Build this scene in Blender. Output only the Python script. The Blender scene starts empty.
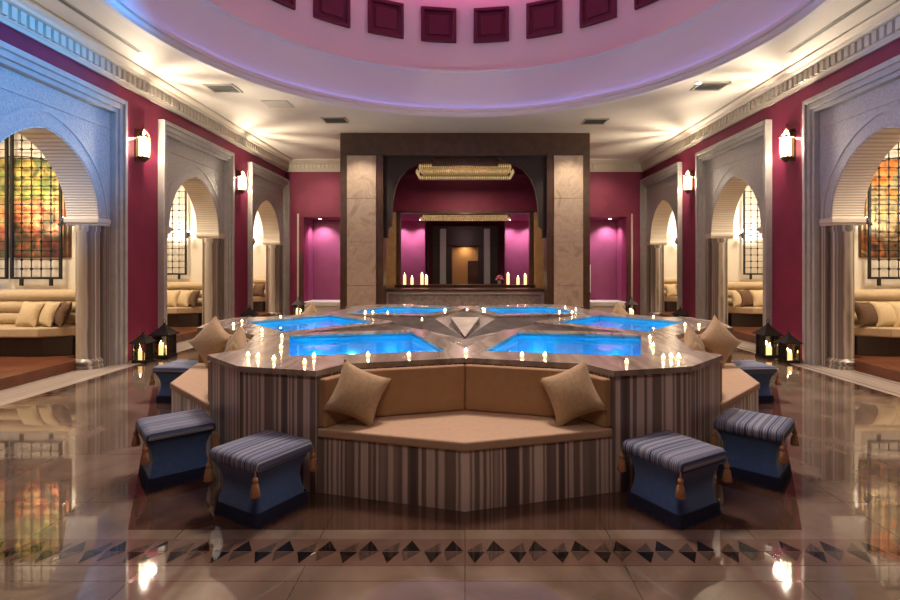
import bpy, bmesh, math, random
from mathutils import Vector, Matrix
random.seed(7)
C = bpy.context.scene.collection
PI = math.pi
R = math.radians
CX, CY = 0.0, 6.57            # centre of the star pool / dome
HC = 4.88                     # ceiling height

# ------------------------------------------------------------------ materials
def new_mat(name):
    m = bpy.data.materials.new(name); m.use_nodes = True
    nt = m.node_tree
    b = nt.nodes['Principled BSDF']
    return m, nt, b
def sock(b, n, v):
    if n in b.inputs: b.inputs[n].default_value = v
def mat(name, col, rough=0.5, metal=0.0, spec=0.5, emit=None, estr=0.0, noise=0.0, nscale=8.0, bump=0.0, bscale=60.0, sheen=0.0):
    m, nt, b = new_mat(name)
    c4 = (*col, 1)
    sock(b, 'Base Color', c4); sock(b, 'Roughness', rough); sock(b, 'Metallic', metal); sock(b, 'Specular IOR Level', spec)
    if sheen: sock(b, 'Sheen Weight', sheen)
    if emit: sock(b, 'Emission Color', (*emit, 1)); sock(b, 'Emission Strength', estr)
    tc = nt.nodes.new('ShaderNodeTexCoord')
    if noise:
        n = nt.nodes.new('ShaderNodeTexNoise'); n.inputs['Scale'].default_value = nscale; n.inputs['Detail'].default_value = 5
        r = nt.nodes.new('ShaderNodeValToRGB')
        r.color_ramp.elements[0].position = .3; r.color_ramp.elements[1].position = .7
        r.color_ramp.elements[0].color = (*[max(0, x*(1-noise)) for x in col], 1)
        r.color_ramp.elements[1].color = (*[min(1, x*(1+noise)) for x in col], 1)
        nt.links.new(tc.outputs['Object'], n.inputs['Vector']); nt.links.new(n.outputs['Fac'], r.inputs['Fac'])
        nt.links.new(r.outputs['Color'], b.inputs['Base Color'])
    if bump:
        n2 = nt.nodes.new('ShaderNodeTexNoise'); n2.inputs['Scale'].default_value = bscale; n2.inputs['Detail'].default_value = 3
        bp = nt.nodes.new('ShaderNodeBump'); bp.inputs['Strength'].default_value = bump; bp.inputs['Distance'].default_value = .02
        nt.links.new(tc.outputs['Object'], n2.inputs['Vector']); nt.links.new(n2.outputs['Fac'], bp.inputs['Height'])
        nt.links.new(bp.outputs['Normal'], b.inputs['Normal'])
    return m
def ramp(nt, stops, interp='LINEAR'):
    r = nt.nodes.new('ShaderNodeValToRGB'); cr = r.color_ramp; cr.interpolation = interp
    while len(cr.elements) < len(stops): cr.elements.new(.5)
    for e, (p, c) in zip(cr.elements, stops): e.position = p; e.color = (*c, 1)
    return r
def stripe_mat(name, stops, freq, rough=.25, coord='UV', axis='X', warp=.0, interp='LINEAR', spec=.5):
    """irregular bands along one axis (veined / banded marble)"""
    m, nt, b = new_mat(name)
    tc = nt.nodes.new('ShaderNodeTexCoord'); sp = nt.nodes.new('ShaderNodeSeparateXYZ')
    nt.links.new(tc.outputs[coord], sp.inputs[0])
    mul = nt.nodes.new('ShaderNodeMath'); mul.operation = 'MULTIPLY'; mul.inputs[1].default_value = freq
    nt.links.new(sp.outputs[axis], mul.inputs[0])
    nz = nt.nodes.new('ShaderNodeTexNoise'); nz.noise_dimensions = '1D'; nz.inputs['Scale'].default_value = 1.0; nz.inputs['Detail'].default_value = 1.2
    nt.links.new(mul.outputs[0], nz.inputs['W'])
    if warp:
        n3 = nt.nodes.new('ShaderNodeTexNoise'); n3.inputs['Scale'].default_value = 2.0
        nt.links.new(tc.outputs[coord], n3.inputs['Vector'])
        ma = nt.nodes.new('ShaderNodeMath'); ma.operation = 'MULTIPLY_ADD'; ma.inputs[1].default_value = warp
        nt.links.new(n3.outputs['Fac'], ma.inputs[0]); nt.links.new(mul.outputs[0], ma.inputs[2])
        nt.links.new(ma.outputs[0], nz.inputs['W'])
    r = ramp(nt, stops, interp)
    nt.links.new(nz.outputs['Fac'], r.inputs['Fac']); nt.links.new(r.outputs['Color'], b.inputs['Base Color'])
    sock(b, 'Roughness', rough); sock(b, 'Specular IOR Level', spec)
    return m

MAG = (.205, .013, .057)
M = {}
M['magenta'] = mat('magenta paint', MAG, .6, noise=.12, nscale=3)
M['alcove'] = mat('violet magenta paint', (.27, .055, .125), .6, noise=.1, nscale=3)
M['dmagenta'] = mat('deep magenta lacquer', (.10, .004, .03), .5)
M['ceil'] = mat('ceiling plaster', (.62, .58, .52), .7, noise=.04, nscale=2)
M['dome'] = mat('dome plaster', (.68, .64, .64), .7)
M['cornice'] = mat('cornice plaster', (.58, .52, .44), .6)
M['frame'] = mat('pale grey stone', (.40, .385, .365), .45, noise=.10, nscale=6)
M['panel'] = mat('carved pale stone', (.40, .385, .37), .55, noise=.14, nscale=26, bump=.9, bscale=48)
M['cream'] = mat('cream wall', (.72, .65, .54), .7)
M['impost'] = mat('impost stone', (.62, .55, .45), .5)
M['wood'] = mat('dark wood', (.070, .034, .021), .35, noise=.3, nscale=5)
M['lattice'] = mat('dark carved wood', (.020, .011, .009), .6, bump=1.0, bscale=50)
M['step'] = mat('red brown wood', (.16, .055, .026), .3, noise=.3, nscale=4)
M['ironwork'] = mat('black iron', (.012, .010, .009), .5, metal=.3)
M['sofa'] = mat('beige upholstery', (.50, .37, .22), .8, noise=.06, nscale=20, sheen=.2)
M['sofabase'] = mat('dark sofa plinth', (.030, .017, .012), .5)
M['pillow'] = mat('tan cushion fabric', (.46, .34, .19), .75, noise=.10, nscale=40, bump=.15, bscale=120, sheen=.2)
M['goldpillow'] = mat('pale gold cushion fabric', (.58, .44, .25), .75, noise=.08, nscale=40, sheen=.2)
M['dpillow'] = mat('brown cushion fabric', (.12, .06, .03), .8, noise=.2, nscale=30)
M['seat'] = mat('cream seat fabric', (.52, .38, .25), .8, noise=.05, nscale=25, bump=.08, bscale=150)
M['back'] = mat('tan leather', (.40, .25, .125), .5, noise=.06, nscale=15)
M['blue'] = mat('blue stool fabric', (.07, .165, .40), .8, noise=.10, nscale=30, sheen=.3)
M['fringe'] = mat('navy fringe', (.014, .022, .062), .9)
M['tassel'] = mat('tan tassel', (.42, .22, .11), .85, noise=.2, nscale=60)
M['gold'] = mat('gilt metal', (.75, .52, .20), .3, metal=.8)
M['brass'] = mat('dark brass', (.12, .075, .03), .4, metal=.7)
M['vent'] = mat('vent grey', (.10, .095, .085), .6)
M['ventframe'] = mat('vent frame', (.42, .39, .34), .6)
M['white'] = mat('white painted trim', (.70, .64, .58), .5)
M['wax'] = mat('candle wax', (.80, .62, .38), .6, emit=(1, .64, .28), estr=1.4)  # candle glow is put into the wax as emission
M['cupglow'] = mat('tealight cup', (.7, .55, .4), .3, emit=(1, .62, .28), estr=1.6)
M['flame'] = mat('flame', (1, .7, .3), .5, emit=(1, .66, .30), estr=70)
M['lampglass'] = mat('lit frosted glass', (1, .85, .6), .5, emit=(1, .80, .50), estr=8)
M['spotglow'] = mat('spot lamp lens', (1, .9, .8), .5, emit=(1, .85, .75), estr=25)
M['ledpink'] = mat('pink led strip', (1, .3, .6), .5, emit=(1, .16, .42), estr=6.5)
M['ledblue'] = mat('blue led strip', (.3, .5, 1), .5, emit=(.20, .34, 1), estr=5.0)
M['poollamp'] = mat('pool lamp', (.5, .9, 1), .5, emit=(.25, .75, 1), estr=30)
M['tanwall'] = mat('tan wall', (.50, .27, .10), .6, emit=None)
M['grey'] = mat('grey green pillar', (.34, .38, .38), .4)
M['black'] = mat('black opening', (.012, .008, .008), .5)
M['tanmarble'] = mat('tan marble', (.52, .33, .16), .35, noise=.15, nscale=5)
M['pinkflower'] = mat('pink petals', (.8, .25, .4), .7)
M['green'] = mat('leaf green', (.05, .12, .03), .7)

GREYST = [(.30, (.13, .10, .085)), (.40, (.28, .235, .20)), (.47, (.16, .125, .105)), (.53, (.40, .345, .295)), (.60, (.23, .19, .165)), (.72, (.47, .41, .35))]
M['clad'] = stripe_mat('banded marble cladding', [(.30, (0.124, 0.101, 0.095)), (.37, (0.229, 0.184, 0.169)), (.40, (0.737, 0.642, 0.567)), (.455, (0.632, 0.533, 0.473)), (.475, (0.211, 0.165, 0.151)), (.515, (0.264, 0.211, 0.189)), (.53, (0.702, 0.607, 0.529)), (.585, (0.597, 0.514, 0.454)), (.60, (0.246, 0.203, 0.189)), (.66, (0.421, 0.350, 0.312)), (.70, (0.807, 0.717, 0.643))], 5.6, .3, 'UV', 'X', 0.05)
M['deck'] = stripe_mat('veined deck marble', [(.28, (.20, .165, .14)), (.45, (.36, .31, .265)), (.52, (.27, .225, .19)), (.68, (.46, .41, .355))], 4.0, .18, 'Object', 'X', 1.2)
M['pit'] = mat('grey pit marble', (.10, .09, .085), .25, noise=.25, nscale=6)
M['pitlight'] = mat('pale pit marble', (.40, .37, .32), .3, noise=.35, nscale=5)
M['column'] = stripe_mat('banded column marble', [(.32, (.13, .105, .09)), (.42, (.36, .31, .26)), (.48, (.16, .13, .11)), (.52, (.19, .16, .135)), (.57, (.56, .50, .43)), (.63, (.48, .43, .36)), (.70, (.20, .17, .14))], 11.0, .3, 'Object', 'Y', 0.2)
M['threshold'] = stripe_mat('threshold marble', [(.30, (.25, .21, .18)), (.5, (.46, .40, .35)), (.7, (.36, .31, .27))], 9.0, .2, 'Object', 'X', 0.5)
M['basin'] = mat('blue pool tile', (.03, .42, .66), .35, noise=.12, nscale=20)

def stone_panel_mat():
    m, nt, b = new_mat('brown veined stone')
    tc = nt.nodes.new('ShaderNodeTexCoord'); n = nt.nodes.new('ShaderNodeTexNoise')
    n.inputs['Scale'].default_value = 2.2; n.inputs['Detail'].default_value = 8; n.inputs['Distortion'].default_value = 1.6
    r = ramp(nt, [(.3, (.33, .25, .18)), (.5, (.49, .39, .295)), (.62, (.42, .325, .24)), (.75, (.58, .47, .365))])
    nt.links.new(tc.outputs['Object'], n.inputs['Vector']); nt.links.new(n.outputs['Fac'], r.inputs['Fac']); nt.links.new(r.outputs['Color'], b.inputs['Base Color'])
    sock(b, 'Roughness', .3)
    return m
M['stone'] = stone_panel_mat()

def floor_mat(name, cols, tile=.8, rough=.035):
    m, nt, b = new_mat(name)
    tc = nt.nodes.new('ShaderNodeTexCoord')
    n = nt.nodes.new('ShaderNodeTexNoise'); n.inputs['Scale'].default_value = 1.6; n.inputs['Detail'].default_value = 9; n.inputs['Distortion'].default_value = 1.2
    r = ramp(nt, [(.32, cols[0]), (.5, cols[1]), (.68, cols[2])])
    nt.links.new(tc.outputs['Object'], n.inputs['Vector']); nt.links.new(n.outputs['Fac'], r.inputs['Fac'])
    br = nt.nodes.new('ShaderNodeTexBrick'); br.offset = 0.0
    br.inputs['Scale'].default_value = 1.0; br.inputs['Brick Width'].default_value = tile; br.inputs['Row Height'].default_value = tile
    br.inputs['Mortar Size'].default_value = .004; br.inputs['Color1'].default_value = (1, 1, 1, 1); br.inputs['Color2'].default_value = (.86, .86, .86, 1); br.inputs['Mortar'].default_value = (.55, .5, .47, 1)
    nt.links.new(tc.outputs['Object'], br.inputs['Vector'])
    mx = nt.nodes.new('ShaderNodeMix'); mx.data_type = 'RGBA'; mx.blend_type = 'MULTIPLY'; mx.inputs['Factor'].default_value = 1
    nt.links.new(r.outputs['Color'], mx.inputs['A']); nt.links.new(br.outputs['Color'], mx.inputs['B'])
    nt.links.new(mx.outputs['Result'], b.inputs['Base Color'])
    n2 = nt.nodes.new('ShaderNodeTexNoise'); n2.inputs['Scale'].default_value = 2.5; n2.inputs['Detail'].default_value = 2
    bp = nt.nodes.new('ShaderNodeBump'); bp.inputs['Strength'].default_value = .02; bp.inputs['Distance'].default_value = .02
    nt.links.new(tc.outputs['Object'], n2.inputs['Vector']); nt.links.new(n2.outputs['Fac'], bp.inputs['Height']); nt.links.new(bp.outputs['Normal'], b.inputs['Normal'])
    sock(b, 'Roughness', rough); sock(b, 'Specular IOR Level', .8); sock(b, 'IOR', 1.75)
    return m
M['floor'] = floor_mat('polished beige brown marble', [(.12, .090, .066), (.185, .140, .105), (.25, .195, .15)], .85)
M['floordark'] = floor_mat('polished dark brown marble', [(.050, .027, .018), (.075, .042, .029), (.105, .062, .044)], .85)
M['inlaypale'] = floor_mat('rose beige inlay marble', [(.10, .062, .045), (.145, .092, .068), (.185, .125, .095)], 3.0)
M['inlayblack'] = floor_mat('black inlay marble', [(.006, .005, .005), (.010, .008, .008), (.02, .016, .014)], 3.0)
M['inlaygrey'] = floor_mat('brown inlay marble', [(.05, .035, .028), (.07, .05, .04), (.10, .07, .06)], 3.0)

def ribbed_mat():
    m, nt, b = new_mat('ribbed cream plaster')
    tc = nt.nodes.new('ShaderNodeTexCoord'); w = nt.nodes.new('ShaderNodeTexWave'); w.bands_direction = 'Z'; w.inputs['Scale'].default_value = 8.0
    nt.links.new(tc.outputs['Object'], w.inputs['Vector'])
    r = ramp(nt, [(.25, (.50, .43, .34)), (.5, (.72, .64, .52))])
    bp = nt.nodes.new('ShaderNodeBump'); bp.inputs['Strength'].default_value = .35; bp.inputs['Distance'].default_value = .02
    nt.links.new(w.outputs['Fac'], r.inputs['Fac']); nt.links.new(r.outputs['Color'], b.inputs['Base Color'])
    nt.links.new(w.outputs['Fac'], bp.inputs['Height']); nt.links.new(bp.outputs['Normal'], b.inputs['Normal'])
    sock(b, 'Roughness', .6)
    return m
M['ribbed'] = ribbed_mat()

M['stooltop'] = stripe_mat('blue and white striped fabric', [(.33, (.02, .035, .10)), (.40, (.12, .17, .29)), (.47, (.40, .41, .46)), (.50, (.05, .08, .17)), (.56, (.13, .18, .30)), (.60, (.38, .40, .45)), (.63, (.12, .17, .29)), (.68, (.03, .05, .12))], 38.0, .8, 'Object', 'X', 0.0)

def painting_mat(name, stops, s=3.2):
    m, nt, b = new_mat(name)
    tc = nt.nodes.new('ShaderNodeTexCoord'); mp = nt.nodes.new('ShaderNodeMapping'); mp.inputs['Scale'].default_value = (1, 1, 1)
    n = nt.nodes.new('ShaderNodeTexNoise'); n.inputs['Scale'].default_value = s; n.inputs['Detail'].default_value = 6; n.inputs['Distortion'].default_value = .8
    sp = nt.nodes.new('ShaderNodeSeparateXYZ')
    nt.links.new(tc.outputs['Object'], mp.inputs['Vector']); nt.links.new(mp.outputs['Vector'], n.inputs['Vector']); nt.links.new(tc.outputs['Object'], sp.inputs[0])
    a = nt.nodes.new('ShaderNodeMath'); a.operation = 'MULTIPLY_ADD'; a.inputs[1].default_value = .42; a.inputs[2].default_value = -.72
    nt.links.new(sp.outputs['Z'], a.inputs[0])
    c = nt.nodes.new('ShaderNodeMath'); c.operation = 'MULTIPLY_ADD'; c.inputs[1].default_value = 1.1
    nt.links.new(n.outputs['Fac'], c.inputs[0]); nt.links.new(a.outputs[0], c.inputs[2])
    d = nt.nodes.new('ShaderNodeMath'); d.operation = 'SUBTRACT'; d.inputs[1].default_value = .35
    nt.links.new(c.outputs[0], d.inputs[0])
    r = ramp(nt, stops)
    nt.links.new(d.outputs[0], r.inputs['Fac'])
    n2 = nt.nodes.new('ShaderNodeTexVoronoi'); n2.inputs['Scale'].default_value = 7
    nt.links.new(tc.outputs['Object'], n2.inputs['Vector'])
    mx = nt.nodes.new('ShaderNodeMix'); mx.data_type = 'RGBA'; mx.blend_type = 'OVERLAY'; mx.inputs['Factor'].default_value = .55
    nt.links.new(r.outputs['Color'], mx.inputs['A']); nt.links.new(n2.outputs['Distance'], mx.inputs['B'])
    nt.links.new(mx.outputs['Result'], b.inputs['Base Color']); sock(b, 'Roughness', .5)
    return m
M['art_green'] = painting_mat('garden scene paint', [(.05, (.05, .02, .015)), (.18, (.20, .035, .02)), (.34, (.10, .10, .04)), (.46, (.55, .13, .06)), (.60, (.55, .36, .12)), (.72, (.16, .24, .05)), (.85, (.50, .34, .08)), (.97, (.12, .14, .04))])
M['art_orange'] = painting_mat('orange scene paint', [(.05, (.05, .02, .01)), (.2, (.30, .09, .02)), (.36, (.08, .05, .02)), (.5, (.40, .26, .12)), (.64, (.20, .18, .09)), (.78, (.60, .20, .03)), (.95, (.40, .12, .02))])

def water_mat():
    m, nt, b = new_mat('pool water')
    nt.nodes.remove(b)
    out = nt.nodes['Material Output']
    tr = nt.nodes.new('ShaderNodeBsdfTransparent'); tr.inputs[0].default_value = (.72, .93, 1, 1)
    gl = nt.nodes.new('ShaderNodeBsdfGlossy'); gl.inputs['Roughness'].default_value = .03
    fr = nt.nodes.new('ShaderNodeFresnel'); fr.inputs['IOR'].default_value = 1.33
    mx = nt.nodes.new('ShaderNodeMixShader')
    tc = nt.nodes.new('ShaderNodeTexCoord'); n = nt.nodes.new('ShaderNodeTexNoise'); n.inputs['Scale'].default_value = 5; n.inputs['Detail'].default_value = 1.5
    bp = nt.nodes.new('ShaderNodeBump'); bp.inputs['Strength'].default_value = .05; bp.inputs['Distance'].default_value = .02
    nt.links.new(tc.outputs['Object'], n.inputs['Vector']); nt.links.new(n.outputs['Fac'], bp.inputs['Height'])
    nt.links.new(bp.outputs['Normal'], gl.inputs['Normal']); nt.links.new(bp.outputs['Normal'], fr.inputs['Normal'])
    nt.links.new(fr.outputs[0], mx.inputs[0]); nt.links.new(tr.outputs[0], mx.inputs[1]); nt.links.new(gl.outputs[0], mx.inputs[2])
    nt.links.new(mx.outputs[0], out.inputs['Surface'])
    return m
M['water'] = water_mat()
def glass_mat():
    m, nt, b = new_mat('lantern glass')
    nt.nodes.remove(b); out = nt.nodes['Material Output']
    tr = nt.nodes.new('ShaderNodeBsdfTransparent'); tr.inputs[0].default_value = (.95, .93, .88, 1)
    gl = nt.nodes.new('ShaderNodeBsdfGlossy'); gl.inputs['Roughness'].default_value = .05
    fr = nt.nodes.new('ShaderNodeFresnel'); mx = nt.nodes.new('ShaderNodeMixShader')
    nt.links.new(fr.outputs[0], mx.inputs[0]); nt.links.new(tr.outputs[0], mx.inputs[1]); nt.links.new(gl.outputs[0], mx.inputs[2]); nt.links.new(mx.outputs[0], out.inputs['Surface'])
    return m
M['glass'] = glass_mat()

# ------------------------------------------------------------------ mesh helper
class B:
    def __init__(s): s.bm = bmesh.new()
    def f(s, pts):
        vs = [s.bm.verts.new(p) for p in pts]
        return s.bm.faces.new(vs)
    def box(s, x0, x1, y0, y1, z0, z1):
        x0, x1 = min(x0, x1), max(x0, x1); y0, y1 = min(y0, y1), max(y0, y1); z0, z1 = min(z0, z1), max(z0, z1)
        v = [s.bm.verts.new(p) for p in ((x0,y0,z0),(x1,y0,z0),(x1,y1,z0),(x0,y1,z0),(x0,y0,z1),(x1,y0,z1),(x1,y1,z1),(x0,y1,z1))]
        for q in ((3,2,1,0),(4,5,6,7),(0,1,5,4),(1,2,6,5),(2,3,7,6),(3,0,4,7)): s.bm.faces.new([v[i] for i in q])
        return s
    def prism(s, pts, a0, a1, axis='z'):
        """polygon of 2D points swept from a0 to a1; axis z: (x,y), y: (x,z), x: (y,z)"""
        def P(p, a): return (p[0], p[1], a) if axis == 'z' else (p[0], a, p[1]) if axis == 'y' else (a, p[0], p[1])
        lo = [s.bm.verts.new(P(p, a0)) for p in pts]; hi = [s.bm.verts.new(P(p, a1)) for p in pts]
        n = len(pts)
        s.bm.faces.new(lo); s.bm.faces.new(hi)
        for i in range(n): s.bm.faces.new([lo[i], lo[(i+1)%n], hi[(i+1)%n], hi[i]])
        return s
    def loft(s, rings, cap0=True, cap1=True, closed=True):
        vs = [[s.bm.verts.new(p) for p in r] for r in rings]
        n = len(rings[0]); m = n if closed else n-1
        for a, b in zip(vs, vs[1:]):
            for i in range(m): s.bm.faces.new([a[i], a[(i+1)%n], b[(i+1)%n], b[i]])
        if cap0: s.bm.faces.new(vs[0])
        if cap1: s.bm.faces.new(vs[-1])
        return s
    def lathe(s, prof, c=(0,0,0), seg=24, cap=True):
        rings = [[(c[0]+r*math.cos(2*PI*i/seg), c[1]+r*math.sin(2*PI*i/seg), c[2]+z) for i in range(seg)] for r, z in prof]
        return s.loft(rings, cap, cap)
    def tube(s, pts, r, seg=8):
        rings = []
        for i, p in enumerate(pts):
            p = Vector(p); a = Vector(pts[max(0, i-1)]); b = Vector(pts[min(len(pts)-1, i+1)])
            d = (b-a).normalized(); u = d.orthogonal().normalized() if i == 0 else (rings_u - d*rings_u.dot(d)).normalized()
            rings_u = u; w = d.cross(u)
            rings.append([tuple(p + r*(math.cos(2*PI*k/seg)*u + math.sin(2*PI*k/seg)*w)) for k in range(seg)])
        return s.loft(rings)
    def build(s, name, m, parent=None, bevel=0.0, smooth=None, recalc=True, segs=2):
        if recalc: bmesh.ops.recalc_face_normals(s.bm, faces=s.bm.faces)
        me = bpy.data.meshes.new(name); s.bm.to_mesh(me); s.bm.free()
        for mm in (m if isinstance(m, (list, tuple)) else [m]): me.materials.append(mm)
        o = bpy.data.objects.new(name, me); C.objects.link(o)
        if parent is not None: o.parent = parent
        if bevel:
            bv = o.modifiers.new('bevel', 'BEVEL'); bv.width = bevel; bv.segments = segs; bv.limit_method = 'ANGLE'; bv.angle_limit = R(40)
        if smooth is not None:
            me.shade_smooth(); me.set_sharp_from_angle(angle=R(smooth))
        return o
def tag(o, label=None, cat=None, group=None, kind=None):
    if label: o['label'] = label
    if cat: o['category'] = cat
    if group: o['group'] = group
    if kind: o['kind'] = kind
    return o
def thing(name, loc, label, cat, rz=0, group=None):
    e = bpy.data.objects.new(name, None); e.empty_display_size = .1; C.objects.link(e)
    e.location = loc; e.rotation_euler = (0, 0, rz)
    return tag(e, label, cat, group)
def dup(o, loc=None, rz=None, label=None, group=None, parent=None):
    c = o.copy(); C.objects.link(c)
    if parent is not None: c.parent = parent
    if loc is not None: c.location = loc
    if rz is not None: c.rotation_euler = (0, 0, rz)
    if label: c['label'] = label
    if group: c['group'] = group
    for ch in list(o.children): dup(ch, parent=c)
    return c
def struct(b, name, m, label=None, **k):
    o = b.build(name, m, **k); tag(o, label, None, None, 'structure'); return o
def lamp(kind, name, loc, power, col, size=.05, rot=None, target=None, spot=None, blend=.5):
    l = bpy.data.lights.new(name, kind); l.energy = power; l.color = col
    o = bpy.data.objects.new(name, l); C.objects.link(o); o.location = loc
    if kind == 'AREA': l.size = size; l.shape = 'DISK'
    else: l.shadow_soft_size = size
    if kind == 'SPOT': l.spot_size = R(spot or 60); l.spot_blend = blend
    if target is not None: o.rotation_euler = (Vector(target)-Vector(loc)).to_track_quat('-Z', 'Y').to_euler()
    return o
def PT(r, deg):
    return (r*math.sin(R(deg)), -r*math.cos(R(deg)))
WARM = (1, .82, .60)

# ------------------------------------------------------------------ floor
YB = 15.85                   # back wall plane
b = B(); b.box(-9.2, 9.2, -2.2, 20, -.1, 0)
floor = struct(b, 'floor', M['floor'], 'polished beige brown marble floor')
hexa = [PT(4.07, 30+60*k) for k in range(6)]
b = B(); b.prism([(x, y+CY) for x, y in hexa], -.02, .0012)
b.build('dark_hexagon_inlay', M['floordark'], floor)
b = B(); b.box(-5.26, 5.26, 2.68, 2.94, -.02, .0016)
for s in (-1, 1):
    b.box(s*5.02, s*5.26, 2.94, YB-.05, -.02, .0016)
b.build('border_strip', M['inlaypale'], floor)
bt, bg = B(), B()
def tri(bb, pts): bb.prism(pts, -.02, .0030)
p = .236
n = 44
for i in range(-22, 22):
    x = (i+.5)*p; y0, y1 = 2.70, 2.92; ym = (y0+y1)/2
    # hourglass units: one black triangle points up, its neighbour down
    tri(bt, [(x-p*.5+.01, ym-.004), (x-.01, ym-.004), (x-p*.28, y0)])
    tri(bt, [(x+.0, ym+.004), (x+p*.46, ym+.004), (x+p*.2, y1)])
    tri(bg, [(x-p*.5+.01, ym+.004), (x-.02, ym+.004), (x-.02, y1-.02)])
    tri(bg, [(x+.0, ym-.004), (x+p*.44, ym-.004), (x+.02, y0+.02)])
k = int((YB-3.1)/p)
for s in (-1, 1):
    for i in range(k):
        y = 3.05+i*p; xm = s*5.14
        tri(bt, [(xm+.004, y), (xm+.004, y+p*.46), (xm+.10, y+p*.2)])
        tri(bt, [(xm-.004, y+p*.5), (xm-.004, y+p*.96), (xm-.10, y+p*.7)])
bt.build('black_triangle_inlay', M['inlayblack'], floor); bg.build('brown_triangle_inlay', M['inlaygrey'], floor)
b = B()
for s in (-1, 1): b.box(s*5.26, s*5.95, -2, YB-.05, -.02, .004)
b.build('threshold_strip', M['threshold'], floor)

# ------------------------------------------------------------------ ceiling with round opening, drum and dome
b = B(); NS = 96; rc = 4.46
x0, x1, y0, y1 = -5.7, 5.7, -2.1, 20
ang = [2*PI*i/NS for i in range(NS)]
cor = [math.atan2(yy-CY, xx-CX) % (2*PI) for xx in (x0, x1) for yy in (y0, y1)]
ang = sorted(set([round(a, 6) for a in ang] + [round(a, 6) for a in cor]))
inn, out = [], []
for a in ang:
    c, s_ = math.cos(a), math.sin(a)
    t = min([(x1 if c > 0 else x0)/c if abs(c) > 1e-9 else 1e9, ((y1 if s_ > 0 else y0)-CY)/s_ if abs(s_) > 1e-9 else 1e9])
    inn.append((CX+rc*c, CY+rc*s_, HC)); out.append((CX+t*c, CY+t*s_, HC))
b.loft([out, inn], False, False); ceiling = struct(b, 'ceiling', M['ceil'], 'cream plaster ceiling with a round opening under the dome')
prof = [(4.58, 4.878), (4.58, 4.855), (4.50, 4.855), (4.50, 4.835), (4.43, 4.83), (4.40, 4.86), (4.40, 4.92), (4.36, 4.93), (4.36, 4.99), (4.40, 5.0)]
b = B(); b.lathe(prof, (CX, CY, 0), 128, False); struct(b, 'trim_1', M['dome'], 'moulded rim around the round ceiling opening', smooth=30)
prof = [(4.47, 4.87), (4.47, 5.05), (4.44, 5.35), (4.38, 5.62), (4.33, 5.74), (4.28, 5.76), (4.28, 5.81), (4.34, 5.82), (4.37, 5.85), (4.37, 7.35)] + \
       [(4.37*math.cos(t), 7.35+2.2*math.sin(t)) for t in [R(a) for a in (5, 12, 20, 30, 40, 50, 60, 70, 80, 88)]]
b = B(); b.lathe(prof, (CX, CY, 0), 128, False); struct(b, 'ceiling_dome', M['dome'], 'round plaster drum and dome washed in pink and violet light', smooth=35)
b = B()
b.tube([(CX+4.17*math.cos(2*PI*i/96), CY+4.17*math.sin(2*PI*i/96), 7.55) for i in range(97)], .035, 6)
tag(b.build('led_strip', M['ledpink']), 'pink led strip running around the spring of the dome', 'light strip')
b = B()
b.tube([(CX+4.425*math.cos(2*PI*i/96), CY+4.425*math.sin(2*PI*i/96), 4.955) for i in range(97)], .015, 6)
tag(b.build('led_strip', M['ledblue']), 'blue violet led strip hidden behind the ceiling rim', 'light strip')
# magenta square panels in the drum
ordn = ['first', 'second', 'third', 'fourth', 'fifth', 'sixth', 'seventh', 'eighth', 'ninth', 'tenth', 'eleventh', 'twelfth', 'thirteenth', 'fourteenth', 'fifteenth', 'sixteenth', 'seventeenth', 'eighteenth']
pan0 = None
for i in range(12):
    a = -82.5+15*i
    loc = (CX+4.36*math.sin(R(a)), CY+4.36*math.cos(R(a)), 6.78); rz = -R(a)
    if pan0 is None:
        pan0 = thing('dome_panel', loc, 'x', 'wall panel', rz, 'magenta square panels around the dome')
        b = B(); w, h, t = .38, .37, .07
        for (u0, u1, v0, v1) in ((-w, w, h-t, h), (-w, w, -h, -h+t), (-w, -w+t, -h+t, h-t), (w-t, w, -h+t, h-t)): b.box(u0, u1, -.06, .05, v0, v1)
        b.build('panel_frame', M['dmagenta'], pan0, bevel=.01)
        b = B(); b.box(-w+t, w-t, -.005, .05, -h+t, h-t); b.box(-.22, .22, -.03, .0, -.21, .21)
        b.build('panel_field', M['dmagenta'], pan0, bevel=.01); o = pan0
    else: o = dup(pan0, loc, rz)
    o['label'] = ('square magenta dome panel, %s from left of the eight above the bar' % ordn[i-2]) if 2 <= i <= 9 else \
        'square magenta panel on %s of dome, %s' % ('left' if i < 2 else 'right', 'over the side wall' if i in (0, 11) else 'next to the eight above the bar')

# ------------------------------------------------------------------ side walls with three arched bays each
CEN = [3.0, 6.82, 10.63, 14.44]
NIC = [6.72, 10.53, 14.34]
for s, nm in ((-1, 'left'), (1, 'right')):
    b = B()
    edges = [-2.1] + sum([[c-1.27, c+1.27] for c in CEN[1:]], []) + [YB+.1]
    for a0, a1 in zip(edges[0::2], edges[1::2]): b.box(s*5.62, s*6.2, a0, a1, 0, HC)
    for c in CEN[1:]: b.box(s*5.62, s*6.2, c-1.27, c+1.27, 4.15, HC)
    struct(b, 'wall_'+nm, M['magenta'], 'deep magenta %s wall with three tall arched bays' % nm)
b = B(); b.box(-6.2, 6.2, -2.2, -2.1, 0, HC); struct(b, 'wall_rear', M['magenta'])

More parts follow.
